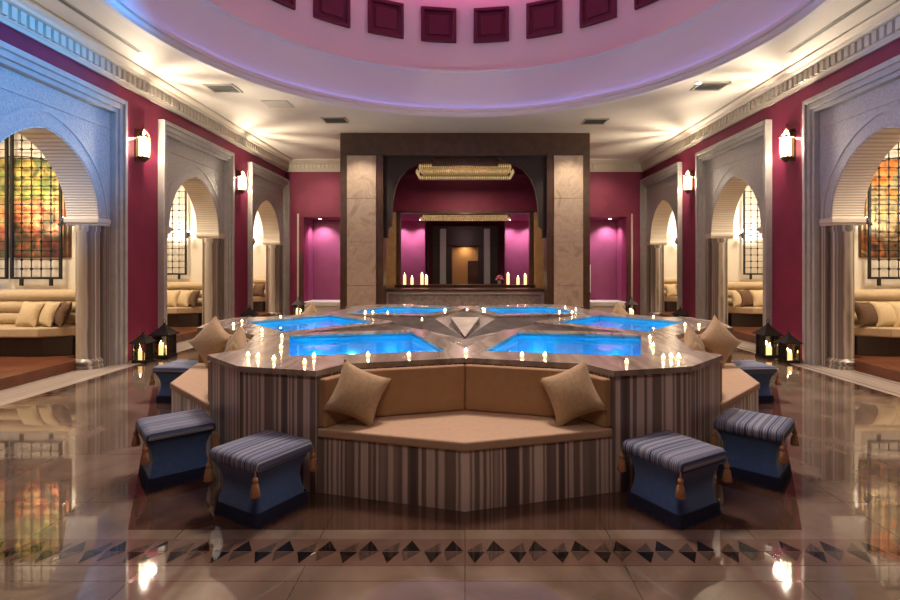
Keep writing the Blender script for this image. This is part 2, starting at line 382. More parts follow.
# cornices
def cornice(bb, conv):
    steps = [(.0, 4.53), (.04, 4.53), (.05, 4.57), (.07, 4.59), (.07, 4.76), (.15, 4.78), (.17, 4.81), (.24, 4.83), (.27, 4.855), (.27, 4.88), (0, 4.88)]
    return steps
steps = cornice(None, None)
ct = 2
for s, nm in ((-1, 'left'), (1, 'right')):
    b = B()
    b.prism([(s*(5.62-d), z) for d, z in steps], -2.1, YB, 'y')
    for i in range(int((YB+2)/.125)):
        y = -2+i*.125; b.box(s*5.56, s*(5.62-.115), y, y+.075, 4.60, 4.755)
    struct(b, 'trim_%d' % ct, M['cornice'], 'fluted plaster cornice along the top of the %s wall' % nm); ct += 1
b = B()
for s in (-1, 1):
    a0, a1 = (-5.62, -3.1) if s < 0 else (3.1, 5.62)
    b.prism([(YB-d, z) for d, z in steps], a0, a1, 'x')
    for i in range(int((a1-a0)/.125)):
        x = a0+.03+i*.125; b.box(x, x+.075, YB-.115, YB-.05, 4.60, 4.755)
struct(b, 'trim_%d' % ct, M['cornice'], 'fluted plaster cornice across the back wall'); ct += 1

# arched surround, local: -x = into the wall, y along wall
def arch_pts(hw, spring, apex, n=14):
    """pointed horseshoe-like arch from left spring to right spring (y,z)"""
    h = apex-spring; pts = []
    # right half: circle centred on the spring line at y=-e, radius hw+e with apex height h
    e = (h*h-hw*hw)/(2*hw); rr = hw+e; a1 = math.atan2(h, e)
    right = [(-e+rr*math.cos(a1*i/n), spring+rr*math.sin(a1*i/n)) for i in range(n+1)]
    left = [(-y, z) for y, z in right[::-1]][1:]
    return [(y, z) for y, z in (right+left)][::-1]
def make_surround(name, loc, rz, label):
    t = thing(name, loc, label, 'arch', rz, 'arched stone bays along the side walls')
    b = B()
    for (uo, ui, zo, zi, d) in ((1.41, 1.345, 4.27, 4.19, 0.0), (1.345, 1.275, 4.19, 4.10, .03), (1.275, 1.22, 4.10, 4.03, .065)):
        for q in (-1, 1): b.box(-d, -.13 if uo > 1.35 else -.3, q*ui, q*uo, 0, zo)
        b.box(-d, -.13 if uo > 1.35 else -.3, -ui, ui, zi, zo)
    b.build('moulded_frame', M['frame'], t, bevel=.012)
    AP = arch_pts(.98, 2.32, 3.47)
    b = B()
    # spandrel panel: fill between arch curve and rectangle, in strips
    ztop = 4.10
    for d0, mat_i in ((-.16, 0),):
        pass
    ring = AP
    for (ya, za), (yb, zb) in zip(ring, ring[1:]):
        b.prism([(ya, za), (yb, zb), (yb, ztop), (ya, ztop)], -.16, -.64, 'x')
    for q in (-1, 1): b.box(-.16, -.64, q*.98, q*1.25, 2.32, ztop)
    bmesh.ops.remove_doubles(b.bm, verts=b.bm.verts, dist=1e-5)
    # drop interior faces shared by neighbouring strips
    b.bm.faces.ensure_lookup_table()
    seen = {}
    for f in b.bm.faces: seen.setdefault(tuple(sorted(v.index for v in f.verts)), []).append(f)
    b.build('carved_panel', M['panel'], t)
    # ribbed soffit just under the arch curve
    inner = arch_pts(.965, 2.32, 3.452)
    b = B()
    rings = []
    b.loft([[(-.17, y, z) for y, z in AP], [(-.17, y, z) for y, z in inner], [(-.66, y, z) for y, z in inner], [(-.66, y, z) for y, z in AP]], False, False, closed=False)
    b.build('ribbed_soffit', M['ribbed'], t, smooth=40)
    # outline band around the arch + straight band above
    o1, o2 = arch_pts(1.17, 2.32, 3.72), arch_pts(1.13, 2.32, 3.67)
    b = B()
    b.loft([[(-.15, y, z) for y, z in o1], [(-.15, y, z) for y, z in o2], [(-.17, y, z) for y, z in o2], [(-.17, y, z) for y, z in o1]], False, False, closed=False)
    b.box(-.145, -.17, -1.21, 1.21, 3.76, 3.80)
    b.build('arch_outline', M['frame'], t)
    for q in (-1, 1):
        b = B(); b.box(-.16, -.60, q*1.08, q*1.28, 0, 2.21); b.build('pilaster', M['column'], t, bevel=.01)
        b = B(); b.lathe([(.21, 0), (.21, .05), (.19, .06), (.205, .085), (.205, .12), (.18, .14), (.16, .16), (.155, 2.10), (.17, 2.13), (.17, 2.21)], (-.36, q*1.02, 0), 20)
        b.build('column', M['column'], t, smooth=35)
        b = B(); b.box(-.145, -.66, q*.95, q*1.21, 2.21, 2.25); b.box(-.135, -.67, q*.92, q*1.21, 2.25, 2.325)
        b.build('impost', M['impost'], t, bevel=.01)
    return t
LB = ['nearest the camera', 'second from the camera', 'at the far end']
sur0 = None
for s, nm in ((-1, 'left'), (1, 'right')):
    for i, c in enumerate(CEN[1:]):
        lab = 'tall grey carved stone arch on the %s wall, %s' % (nm, LB[i]) + (', washed in blue light' if (s < 0 and i == 0) else '')
        rz = 0 if s < 0 else PI
        if sur0 is None: sur0 = make_surround('arched_bay', (s*5.5, c, 0), rz, lab)
        else: dup(sur0, (s*5.5, c, 0), rz, lab)

# ------------------------------------------------------------------ niches behind the arches
NH = 4.05
for s, nm in ((-1, 'left'), (1, 'right')):
    for c in NIC:
        b = B(); a0, a1 = c-1.86, c+1.88
        b.box(s*6.2, s*8.7, a1, a1+.03, 0, NH); b.box(s*6.2, s*8.7, a0-.03, a0, 0, NH)
        b.box(s*8.7, s*8.8, a0-.03, a1+.03, 0, NH); b.box(s*6.2, s*8.8, a0-.03, a1+.03, NH, NH+.05)
        b.box(s*6.19, s*6.21, a0, c-1.17, 0, NH); b.box(s*6.19, s*6.21, c+1.37, a1, 0, NH); b.box(s*6.19, s*6.21, c-1.18, c+1.38, 3.9, NH)
        struct(b, 'wall_niche_'+nm, M['cream'])
        b = B(); b.box(s*5.92, s*6.225, c-.95, c+1.15, 0, .15); b.box(s*6.225, s*8.69, c-1.85, c+1.87, 0, .15)
        struct(b, 'floor_niche_'+nm, M['step'], bevel=.006)

def make_sofa(s, loc, label):
    t = thing('corner_banquette', loc, label, 'sofa', 0, 'built in beige banquettes inside the arched bays')
    # local origin: niche centre at wall plane X=s*6.2, floor z=0 ; platform at .15
    base = [(s*.06, 1.30), (s*.06, 1.80), (s*2.42, 1.80), (s*2.42, -1.78), (s*1.95, -1.78), (s*1.95, 1.27), (s*.5, 1.27)]
    seat = [(s*.03, 1.40), (s*.03, 1.84), (s*2.46, 1.84), (s*2.46, -1.82), (s*1.78, -1.82), (s*1.78, 1.16), (s*.48, 1.16)]
    b = B(); b.prism([(x+s*.02, y+.05) for x, y in base[:3]]+[(x, y) for x, y in base[3:]], .15, .46); b.build('plinth', M['sofabase'], t, bevel=.01)
    b = B(); b.prism(seat, .46, .61); b.build('seat_cushion', M['sofa'], t, bevel=.025, segs=3)
    for k in range(3):
        z = .61+.19*k; b = B()
        rr = .1
        prof = [(math.cos(a)*.095, math.sin(a)*.098) for a in [2*PI*i/12 for i in range(12)]]
        b.loft([[(x_, 1.72-.02*k*-1+p_[0], z+.1+p_[1]) for p_ in prof] for x_ in (s*.05, s*2.4)])
        b.loft([[(s*2.38+p_[0], y_, z+.1+p_[1]) for p_ in prof] for y_ in (1.72, -1.8)])
        b.build('back_roll', M['sofa'], t, smooth=50)
    return t
for s, nm in ((-1, 'left'), (1, 'right')):
    first = None
    for i, c in enumerate(NIC):
        lab = 'beige built in banquette inside the %s arched niche %s' % (nm, LB[i])
        if first is None: first = make_sofa(s, (s*6.2, c, 0), lab)
        else: dup(first, (s*6.2, c, 0), None, lab)

# pillows
def pillow_mesh(name, w, t, m, h=None, n=14):
    h = h or w
    b = B(); bm = b.bm
    def pt(i, j, sg):
        u, v = 2*i/n-1, 2*j/n-1
        x = w/2*u*(1-.13*(1-v*v)); z = h/2*v*(1-.13*(1-u*u))
        return (x, sg*t/2*((1-u*u)*(1-v*v))**.42, z)
    g = {}
    for sg in (-1, 1):
        for i in range(n+1):
            for j in range(n+1):
                edge = i in (0, n) or j in (0, n)
                if edge and sg == 1: g[(i, j, 1)] = g[(i, j, -1)]
                else: g[(i, j, sg)] = bm.verts.new(pt(i, j, sg))
        for i in range(n):
            for j in range(n): bm.faces.new([g[(i, j, sg)], g[(i+1, j, sg)], g[(i+1, j+1, sg)], g[(i, j+1, sg)]])
    return b.build(name, m, smooth=60)
def pillow(loc, rx, ry, rz, w, t, m, label, group, src=[None]):
    o = pillow_mesh('cushion', w, t, m)
    o.location = loc; o.rotation_euler = (Matrix.Rotation(rz, 3, 'Z') @ Matrix.Rotation(rx, 3, 'X') @ Matrix.Rotation(ry, 3, 'Y')).to_euler()
    return tag(o, label, 'cushion', group)
G1 = 'throw cushions on the niche banquettes'
SIDES = {-1: 'left', 1: 'right'}
ordc = [('leftmost', 'middle', 'rightmost'), ('rightmost', 'middle', 'leftmost')]
WH = ['nearest', 'second', 'farthest']
def niche_pillows(s, ci, xs):
    c = NIC[ci]
    ordered = sorted(range(len(xs)), key=lambda i: s*xs[i][0])
    for n_, (d, m, rz) in enumerate(xs):
        pos = ordered.index(n_); nmz = ['leftmost', 'middle', 'rightmost'][pos] if len(xs) == 3 else ['left hand', 'right hand'][pos]
        pillow((s*(6.2+d), c+1.42, .81), R(-20), 0, s*rz, .44, .17, M[m], '%s of the cushions on the banquette in the %s %s niche' % ({'goldpillow': 'pale gold cushion, ', 'dpillow': 'brown cushion, '}[m] + nmz, WH[ci], SIDES[s]), G1)
niche_pillows(-1, 0, [(.83, 'goldpillow', .25), (.52, 'goldpillow', .5), (.30, 'dpillow', .7)])
niche_pillows(1, 0, [(.86, 'goldpillow', .1), (.58, 'goldpillow', .1), (.30, 'dpillow', .2)])
niche_pillows(-1, 1, [(.78, 'goldpillow', .2), (.46, 'goldpillow', .4), (.28, 'dpillow', .5)])
niche_pillows(1, 1, [(.78, 'goldpillow', .2), (.46, 'dpillow', .3), (.28, 'goldpillow', .3)])
niche_pillows(-1, 2, [(.60, 'goldpillow', .2), (.25, 'dpillow', .3)])
niche_pillows(1, 2, [(.60, 'goldpillow', .2), (.25, 'goldpillow', .3)])

# paintings and iron grilles on the far wall of each niche
def painting(s, c, m, label):
    y = c+1.88; xc, hw = s*7.62, .88
    pts = [(xc-hw, 1.74), (xc+hw, 1.74)] + [(xc+hw*math.cos(a), 3.02+.42*math.sin(a)) for a in [PI*i/16 for i in range(17)]]
    t = thing('painting', (0, 0, 0), label, 'painting')
    b = B(); b.prism(pts, y-.035, y-.02, 'y'); b.build('canvas', m, t)
    b = B(); b.prism([(xc+(x-xc)*1.03, 2.4+(z-2.4)*1.02) for x, z in pts], y-.02, y-.002, 'y'); b.build('painting_frame', M['wood'], t)
painting(-1, NIC[0], M['art_green'], 'green and red painted garden scene with arched top behind the left iron grilles')
painting(1, NIC[0], M['art_orange'], 'orange and brown painted scene with arched top behind the right iron grilles')
def grille(loc, wd, label):
    t = thing('iron_grille', loc, label, 'grille', 0, 'black iron grilles on the niche walls')
    z0, z1 = 1.38, 3.86
    b = B(); f = .018
    for x in (-wd/2, wd/2): b.box(x-f, x+f, -.02, .02, z0, z1)
    for z in (z0, z1): b.box(-wd/2-f, wd/2+f, -.02, .02, z-f, z+f)
    for x in (-wd/2+.16, wd/2-.16): b.box(x-.022, x+.022, -.02, .02, z0-.13, z0)
    b.build('grille_frame', M['ironwork'], t)
    b = B(); nx = round(wd/.155); nz = round((z1-z0)/.157)
    for i in range(1, nx): b.box(-wd/2+i*wd/nx-.006, -wd/2+i*wd/nx+.006, -.006, .006, z0, z1)
    for j in range(1, nz): b.box(-wd/2, wd/2, -.006, .006, z0+j*(z1-z0)/nz-.006, z0+j*(z1-z0)/nz+.006)
    for i in range(1, nx):
        for j in range(1, nz):
            x, z = -wd/2+i*wd/nx, z0+j*(z1-z0)/nz
            b.lathe([(.004, -.03), (.03, 0), (.004, .03)], (x, 0, z), 6)
    b.build('lattice_bars', M['ironwork'], t)
    return t
g0 = None
for s in (-1, 1):
    for i, c in enumerate(NIC):
        for kx, xx in enumerate((7.23, 8.14)):
            if i == 2 and kx == 0: continue
            side = ('right hand' if s*xx > s*(8.14 if kx == 0 else 7.23) else 'left hand') if s > 0 else ('right hand' if kx == 0 else 'left hand')
            if s > 0: side = 'left hand' if kx == 0 else 'right hand'
            lab = 'black iron lattice grille, %s one of the wall in the %s %s niche' % (side, WH[i], SIDES[s])
            if i == 2: lab = 'black iron lattice grille on the wall of the farthest %s niche' % SIDES[s]
            if g0 is None: g0 = grille((s*xx, c+1.78, 0), .82, lab)
            else: dup(g0, (s*xx, c+1.78, 0), None, lab)

# small spotlights in the niches
def spot_fix(loc, label):
    t = thing('wall_spotlight', loc, label, 'spotlight', 0, 'small spotlights inside the niches')
    b = B(); b.tube([(0, 0, 0), (0, -.18, 0)], .012, 6); b.build('bracket', M['ironwork'], t)
    b = B(); b.tube([(0, -.22, -.06), (0, -.14, .06)], .035, 10); b.build('spot_head', M['ironwork'], t, smooth=50)
    b = B(); b.tube([(0, -.138, .063), (0, -.135, .067)], .028, 10); b.build('spot_lens', M['spotglow'], t)
for s in (-1, 1):
    for i, c in enumerate(NIC):
        spot_fix((s*6.72, c+1.86, 2.32), 'small black spotlight on the wall inside the %s %s niche' % (WH[i], SIDES[s]))
        lamp('SPOT', 'niche_spot', (s*7.0, c+1.3, 2.0), 80, (1, .93, .80), .03, target=(s*7.0, c+1.88, 2.75), spot=95, blend=.9)
        lamp('AREA', 'niche_ceiling_light', (s*7.3, c+.2, NH-.05), 115, (1, .84, .64), 1.2, target=(s*7.3, c+.25, 0))

# ------------------------------------------------------------------ wall lanterns between the bays
def sconce(s, y, label):
    t = thing('wall_lantern', (s*5.62, y, 3.42), label, 'wall lamp', 0 if s < 0 else PI, 'lit lanterns on the magenta walls')
    # local +x is out of the wall
    b = B(); b.box(0, .02, -.06, .06, -.05, .5); b.box(0, .06, -.02, .02, .46, .50); b.build('back_plate', M['brass'], t)
    b = B()
    b.lathe([(.085, .0), (.10, .01), (.10, .03)], (.12, 0, 0), 8); b.lathe([(.03, -.06), (.06, -.02), (.085, 0)], (.12, 0, 0), 8)
    for k in range(8):
        a = 2*PI*(k+.5)/8; x, yy = .12+.094*math.cos(a), .094*math.sin(a); b.box(x-.006, x+.006, yy-.006, yy+.006, .03, .36)
    b.build('lantern_cage', M['brass'], t)
    b = B(); b.lathe([(.08, .03), (.085, .1), (.085, .33), (.075, .36)], (.12, 0, 0), 16); b.build('lamp_glass', M['lampglass'], t, smooth=50)
    b = B()
    for k in range(8):   # slotted crown that throws rays on the ceiling
        a0, a1 = 2*PI*k/8, 2*PI*(k+(.40 if k in (0, 1, 6, 7) else 1.0))/8
        q = lambda r, a, z: (.12+r*math.cos(a), r*math.sin(a), z)
        b.f([q(.105, a0, .37), q(.105, a1, .37), q(.02, a1, .50), q(.02, a0, .50)])
    b.lathe([(.105, .355), (.11, .37), (.105, .38)], (.12, 0, 0), 16, False)
    b.lathe([(.02, .49), (.025, .51), (.008, .56), (.004, .60)], (.12, 0, 0), 8)
    b.build('slotted_crown', M['brass'], t)
    wx = s*5.62 - s*.12
    lamp('POINT', 'lantern_light', (wx, y, 3.42+.40), 150 if y > 5 else 45, WARM, .012)
    lamp('POINT', 'lantern_side_light', (s*(5.62-.26), y, 3.62), 42 if y > 5 else 6, WARM, .05)
for s in (-1, 1):
    for i, y in enumerate((4.79, 8.63, 12.44)):
        sconce(s, y, 'lit brass lantern on the %s magenta wall, %s' % (SIDES[s], ['before the nearest arch', 'between the nearest and second arches', 'between the second and farthest arches'][i]))

# ------------------------------------------------------------------ back wall, alcoves
b = B()
AX0, AX1, AH = 3.05, 5.08, 3.11
for s in (-1, 1):
    b.box(s*AX1, s*5.62, YB, YB+.5, 0, HC); b.box(s*AX0, s*AX1, YB, YB+.5, AH, HC)
    b.box(s*2.12, s*AX0, YB, YB+.5, 0, HC)
b.box(-2.12, 2.12, YB, YB+.12, 3.24, HC)
b.box(-2.12, 2.12, YB, YB+.12, 0, .9)
struct(b, 'wall_back', M['magenta'], 'magenta back wall either side of the bar')
for s in (-1, 1):
    b = B(); b.box(s*AX0, s*5.3, YB+1.0, YB+1.1, 0, AH+.1); b.box(s*AX1, s*(AX1+.1), YB+.5, YB+1.1, 0, AH+.1); b.box(s*AX0, s*AX1, YB+.5, YB+1.1, AH, AH+.1); b.box(s*(AX0-.05), s*AX0, YB+.5, YB+1.1, 0, AH+.1)
    struct(b, 'wall_alcove_'+SIDES[s], M['alcove'], 'lit magenta alcove in the back wall on the %s' % SIDES[s])
    b = B(); b.box(s*AX0, s*AX1, YB+.02, YB+.9, 0, .30); b.box(s*AX0, s*AX1, YB-.03, YB+.95, .30, .44)
    tag(b.build('plinth_bench', M['white'], bevel=.015), 'low white stone plinth across the foot of the %s alcove' % SIDES[s], 'plinth', 'white plinths in the alcoves')
    for j, xx in enumerate((3.55, 4.72)):
        t = thing('recessed_spotlight', (s*xx, YB+.55, AH), 'small recessed spotlight in the %s alcove, %s' % (SIDES[s], 'beside the bar surround' if j == 0 else 'beside the outer side'), 'spotlight', 0, 'recessed spotlights in the alcoves')
        b = B(); b.lathe([(.06, -.012), (.06, 0)], (0, 0, 0), 16); b.build('trim_ring', M['white'], t)
        b = B(); b.lathe([(.04, -.016), (.04, -.011)], (0, 0, 0), 12); b.build('lamp_lens', M['spotglow'], t)
        lamp('SPOT', 'alcove_spot', (s*xx, YB+.65, AH-.03), 100, (1, .82, .95), .03, target=(s*xx, YB+.95, 0), spot=115, blend=.8)
    b = B(); b.box(s*5.22, s*5.27, YB-.03, YB, 0, AH+.1)
    struct(b, 'trim_%d' % ct, M['white'], 'thin pale door trim on the back wall at the %s corner' % SIDES[s]); ct += 1
    b = B(); b.box(s*5.10, s*5.16, YB-.10, YB-.01, .1, 1.95); b.box(s*5.07, s*5.19, YB-.14, YB-.01, 0, .1)
    tag(b.build('dark_post', M['wood'], bevel=.008), 'slim dark wooden post beside the %s alcove' % SIDES[s], 'post')
t = thing('picture_frame', (3.74, YB+.97, 1.15), 'white framed dark picture in the right alcove beside the bar surround', 'picture')
b = B()
for (u0, u1, v0, v1) in ((-.45, .45, .36, .46), (-.45, .45, -.46, -.36), (-.45, -.35, -.36, .36), (.35, .45, -.36, .36)): b.box(u0, u1, -.03, .02, v0, v1)
b.build('frame', M['white'], t); b = B(); b.box(-.36, .36, -.005, .02, -.37, .37); b.build('picture_field', M['black'], t)

# ------------------------------------------------------------------ bar portal
t = thing('bar_portal', (0, 12.5, 0), 'dark wood bar surround with brown stone piers and carved arch', 'bar surround')
b = B()
PW, OW, OT = 3.1, 2.03, 4.33
b.box(-PW, PW, 0, .5, OT, 4.87)
for s in (-1, 1):
    b.box(s*PW, s*2.93, 0, .5, 0, OT); b.box(s*2.20, s*OW, 0, .5, 0, OT); b.box(s*2.93, s*2.20, .06, .5, 0, OT)
    b.box(s*PW, s*(PW-.1), .5, 3.35, 0, 4.87)
b.box(-2.0, 2.0, .015, -.02, OT-.02, OT+.03)
b.build('wood_surround', M['wood'], t, bevel=.008)
for s in (-1, 1):
    b = B()
    for k in range(4): b.box(s*2.925, s*2.205, -.02, .055, .02+k*1.075, .02+(k+1)*1.075-.006)
    b.build('stone_pier', M['stone'], t, bevel=.006)
px = [(383,155),(434,155),(434,160),(420,163.5),(408,170),(400,179),(395.5,190),(393,204),(392,226),(388.5,229),(388.5,238),(383,238)]
for s in (-1, 1):
    b = B(); b.prism([(-s*(x-465)*12.8/504, 1.6+(265-y)*12.8/504) for x, y in px], .12, .32, 'y')
    b.build('carved_spandrel', M['lattice'], t)
b = B(); b.box(-3.0, 3.0, .5, 3.35, 4.45, 4.5); b.build('bar_ceiling', M['dmagenta'], t)
b = B(); b.box(-.85, .85, .35, .55, 4.15, 4.33); b.build('valance_board', M['wood'], t)

t = thing('bar_counter', (0, 13.0, 0), 'low bar counter faced in pale framed stone under the carved arch', 'counter')
b = B(); b.box(-2.1, 2.1, -.06, .6, .93, .98); b.build('counter_top', M['wood'], t, bevel=.008)
b = B(); b.box(-2.08, 2.08, .02, .5, 0, .93); b.build('counter_front', mat('grey patterned stone', (.30, .265, .225), .4, noise=.3, nscale=14), t)
b = B()
for (u0, u1, v0, v1) in ((-2.08, 2.08, .84, .92), (-2.08, -1.98, .0, .84), (1.98, 2.08, 0, .84), (-1.98, 1.98, 0, .10)): b.box(u0, u1, -.02, .02, v0, v1)
b.build('stone_frame', M['frame'], t, bevel=.006)
# tan pilasters and brown mirror frame on the bar back wall
for s in (-1, 1):
    b = B(); b.box(s*2.45, s*2.15, YB-.22, YB-.02, 0, 3.24)
    tag(b.build('marble_pilaster', M['tanmarble'], bevel=.01), 'tan marble pilaster at the %s of the bar back opening' % SIDES[s], 'pilaster', 'marble pilasters behind the bar')
t = thing('opening_frame', (0, YB, 0), 'brown timber frame around the opening behind the bar', 'frame')
b = B()
for s in (-1, 1): b.box(s*2.14, s*2.02, -.14, .14, .9, 3.24)
b.box(-2.14, 2.14, -.14, .14, 3.22, 3.30); b.build('timber_frame', M['wood'], t, bevel=.006)
b = B(); b.box(-2.14, 2.14, -.55, .05, .93, 1.0); b.build('back_shelf', M['wood'], t, bevel=.006)
b = B(); b.box(-2.0, 2.0, -.5, -.05, 0.0, .93); b.build('shelf_base', M['tanmarble'], t)

# chandeliers
def chandelier(loc, w, dp, h, label):
    t = thing('crystal_ceiling_light', loc, label, 'chandelier', 0)
    b = B(); b.box(-w/2+.1, w/2-.1, -dp/2+.1, dp/2-.1, h*.5, h*.62); b.build('ceiling_plate', M['gold'], t)
    for (nm, ww, z0, z1) in (('upper_tier', w*.94, h*.5, h), ('lower_tier', w, 0, h*.5)):
        b = B()
        nn = int(ww/.055)
        for i in range(nn):
            x = -ww/2+(i+.5)*ww/nn
            for yy in (-dp/2, dp/2): b.lathe([(.006, z0+.0), (.026, z0+(z1-z0)*.5), (.006, z1)], (x, yy, 0), 6)
        for j in range(1, int(dp/.085)):
            for x in (-ww/2, ww/2): b.lathe([(.006, z0), (.036, z0+(z1-z0)*.5), (.006, z1)], (x, -dp/2+j*.085, 0), 6)
        for yy in (-dp/2, dp/2): b.box(-ww/2, ww/2, yy-.008, yy+.008, z0+(z1-z0)*.5-.008, z0+(z1-z0)*.5+.008)
        for x in (-ww/2, ww/2): b.box(x-.008, x+.008, -dp/2, dp/2, z0+(z1-z0)*.5-.008, z0+(z1-z0)*.5+.008)
        b.build(nm, M['crystal'], t)
    return t
M['crystal'] = mat('lit amber crystal', (.8, .62, .34), .15, emit=(1, .66, .28), estr=.26, noise=.5, nscale=16)
chandelier((0, 14.1, 4.06), 2.62, 1.0, .27, 'wide golden crystal ceiling light above the bar counter')
chandelier((0, 16.7, 3.09), 2.9, .7, .14, 'low golden crystal light on the ceiling of the room beyond the bar')
lamp('AREA', 'bar_light', (0, 14.1, 3.95), 60, (1, .72, .50), 1.8, target=(0, 14.1, 0))
lamp('POINT', 'bar_uplight', (0, 14.0, 4.38), 14, (1, .6, .5), .1)

# room beyond the bar
b = B()
b.box(-2.6, 2.6, 18.9, 19.0, 0, 3.3); b.box(-2.7, -2.6, YB+.5, 19, 0, 3.3); b.box(2.6, 2.7, YB+.5, 19, 0, 3.3); b.box(-2.7, 2.7, YB+.12, 19, 3.25, 3.3)
for s in (-1, 1): b.box(s*1.45, s*1.42, 18.2, 18.9, 0, 3.25)
struct(b, 'wall_bar_room', M['alcove'], 'magenta walls of the small room seen beyond the bar')
for s in (-1, 1):
    for j, xx in enumerate((1.62, 2.38)):
        t = thing('recessed_spotlight', (s*xx, 18.3, 3.25), 'small recessed spotlight in the room beyond the bar, %s of the %s pair' % (['inner', 'outer'][j], SIDES[s]), 'spotlight', 0, 'recessed spotlights beyond the bar')
        b = B(); b.lathe([(.05, -.012), (.05, 0)], (0, 0, 0), 14); b.build('trim_ring', M['white'], t)
        b = B(); b.lathe([(.035, -.016), (.035, -.011)], (0, 0, 0), 12); b.build('lamp_lens', M['spotglow'], t)
        lamp('SPOT', 'bar_room_spot', (s*xx, 18.45, 3.22), 100, (1, .82, .95), .03, target=(s*xx, 18.85, 0), spot=115, blend=.8)
t = thing('dark_doorway', (0, 18.1, 0), 'dark doorway with grey pillars in the room beyond the bar', 'doorway')
b = B(); b.box(-1.18, 1.18, 0, .7, 2.3, 3.0)
for s in (-1, 1): b.box(s*1.18, s*.48, .06, .7, 0, 2.3)
b.build('door_surround', M['black'], t, bevel=.01)
for s in (-1, 1):
    b = B(); b.box(s*.90, s*.68, -.05, .06, 0, 2.9); b.build('grey_pillar', M['grey'], t, bevel=.01)
b = B(); b.box(-.48, .48, .6, .7, 0, 2.3); b.build('tan_back_panel', M['tanwall'], t)
b = B(); b.box(.10, .48, .35, .58, 0, 1.75); b.build('dark_cabinet', M['wood'], t)
lamp('AREA', 'doorway_light', (0, 18.45, 2.25), 3.5, (1, .75, .5), .4, target=(0, 18.6, 0))
lamp('POINT', 'bar_room_light', (0, 17.0, 2.6), 10, (1, .55, .6), .2)

# pillar candles and flowers on the back shelf
def candle(name, loc, r, h, label, group, m=None):
    t = thing(name, loc, label, 'candle', 0, group)
    b = B(); b.lathe([(r, 0), (r, h-.005), (r*.8, h)], (0, 0, 0), 12); b.build('wax_body', M['wax'], t, smooth=40)
    b = B(); b.lathe([(.002, h), (.009, h+.015), (.001, h+.045)], (0, 0, 0), 8); b.build('flame', M['flame'], t)
    return t
for s in (-1, 1):
    for j, (xx, hh) in enumerate(((1.85, .30), (1.62, .22), (1.32, .34), (1.18, .26))):
        if s > 0 and j == 3: continue
        candle('pillar_candle', (s*xx, 15.45-.05*(j % 2), 1.0), .045, hh, 'ivory pillar candle on the bar back shelf, %s from the %s end' % (ordn[j], SIDES[s]), 'pillar candles behind the bar')
t = thing('flower_bunch', (1.05, 15.45, 1.0), 'small bunch of pink flowers on the right of the bar back shelf', 'flowers')
b = B(); b.lathe([(.04, 0), (.06, .06), (.04, .12), (.05, .14)], (0, 0, 0), 12); b.build('vase', M['grey'], t, smooth=40)
b = B()
for k in range(14):
    a = k*2.4; r_ = .03*math.sqrt(k); b.lathe([(.002, -.03), (.035, 0), (.025, .025), (.003, .03)], (r_*math.cos(a), r_*math.sin(a)*.8, .24-.008*k+.02*(k % 3)), 7)
b.build('blossoms', M['pinkflower'], t, smooth=60)

# ------------------------------------------------------------------ ceiling fittings
def vent(loc, w, d, label, rz=0):
    t = thing('ceiling_vent', loc, label, 'air vent', rz, 'air vents in the ceiling')
    b = B()
    for (u0, u1, v0, v1) in ((-w, w, d-.03, d), (-w, w, -d, -d+.03), (-w, -w+.03, -d, d), (w-.03, w, -d, d)): b.box(u0, u1, v0, v1, -.02, 0)
    b.build('vent_frame', M['ventframe'], t)
    b = B(); b.box(-w+.02, w-.02, -d+.02, d-.02, -.004, 0)
    for k in range(6): y = -d+.05+k*(2*d-.1)/5; b.prism([(y-.02, -.012), (y+.012, -.004), (y+.016, -.006), (y-.016, -.016)], -w+.03, w-.03, 'x')
    b.build('vent_slats', M['vent'], t)
    return t
for (x, y, l) in ((-4.48, 9.34, 'left, above the second arch'), (-2.94, 11.4, 'left, just before the bar surround'), (2.96, 11.5, 'right, just before the bar surround'), (4.49, 9.23, 'right, above the second arch')):
    vent((x, y, HC), .27, .22, 'dark square ceiling vent on the %s' % l)
for s in (-1, 1):
    t = thing('slot_diffuser', (s*5.0, 6.9, HC), 'long dark linear slot in the ceiling above the nearest %s arch' % SIDES[s], 'air vent', 0, 'linear slot diffusers')
    b = B(); b.box(-.028, .028, -.95, .85, -.006, .02); b.build('slot', M['vent'], t)
    b = B(); b.box(-.04, -.028, -.97, .87, -.01, 0); b.box(.028, .04, -.97, .87, -.01, 0); b.build('slot_edge', M['ventframe'], t)
b = B(); b.box(-.26, .26, -.22, .22, -.012, 0); o = b.build('access_panel', M['ventframe'], bevel=.004); o.location = (-3.81, 10.27, HC); tag(o, 'flat square access panel in the ceiling on the left', 'ceiling panel')
t = thing('recessed_downlight', (4.2, 9.05, HC), 'small bright downlight beside the right ceiling vent', 'downlight')
b = B(); b.lathe([(.06, -.015), (.07, 0)], (0, 0, 0), 16); b.build('trim_ring', M['white'], t)
b = B(); b.lathe([(.04, -.02), (.04, -.014)], (0, 0, 0), 12); b.build('lamp_lens', M['spotglow'], t)

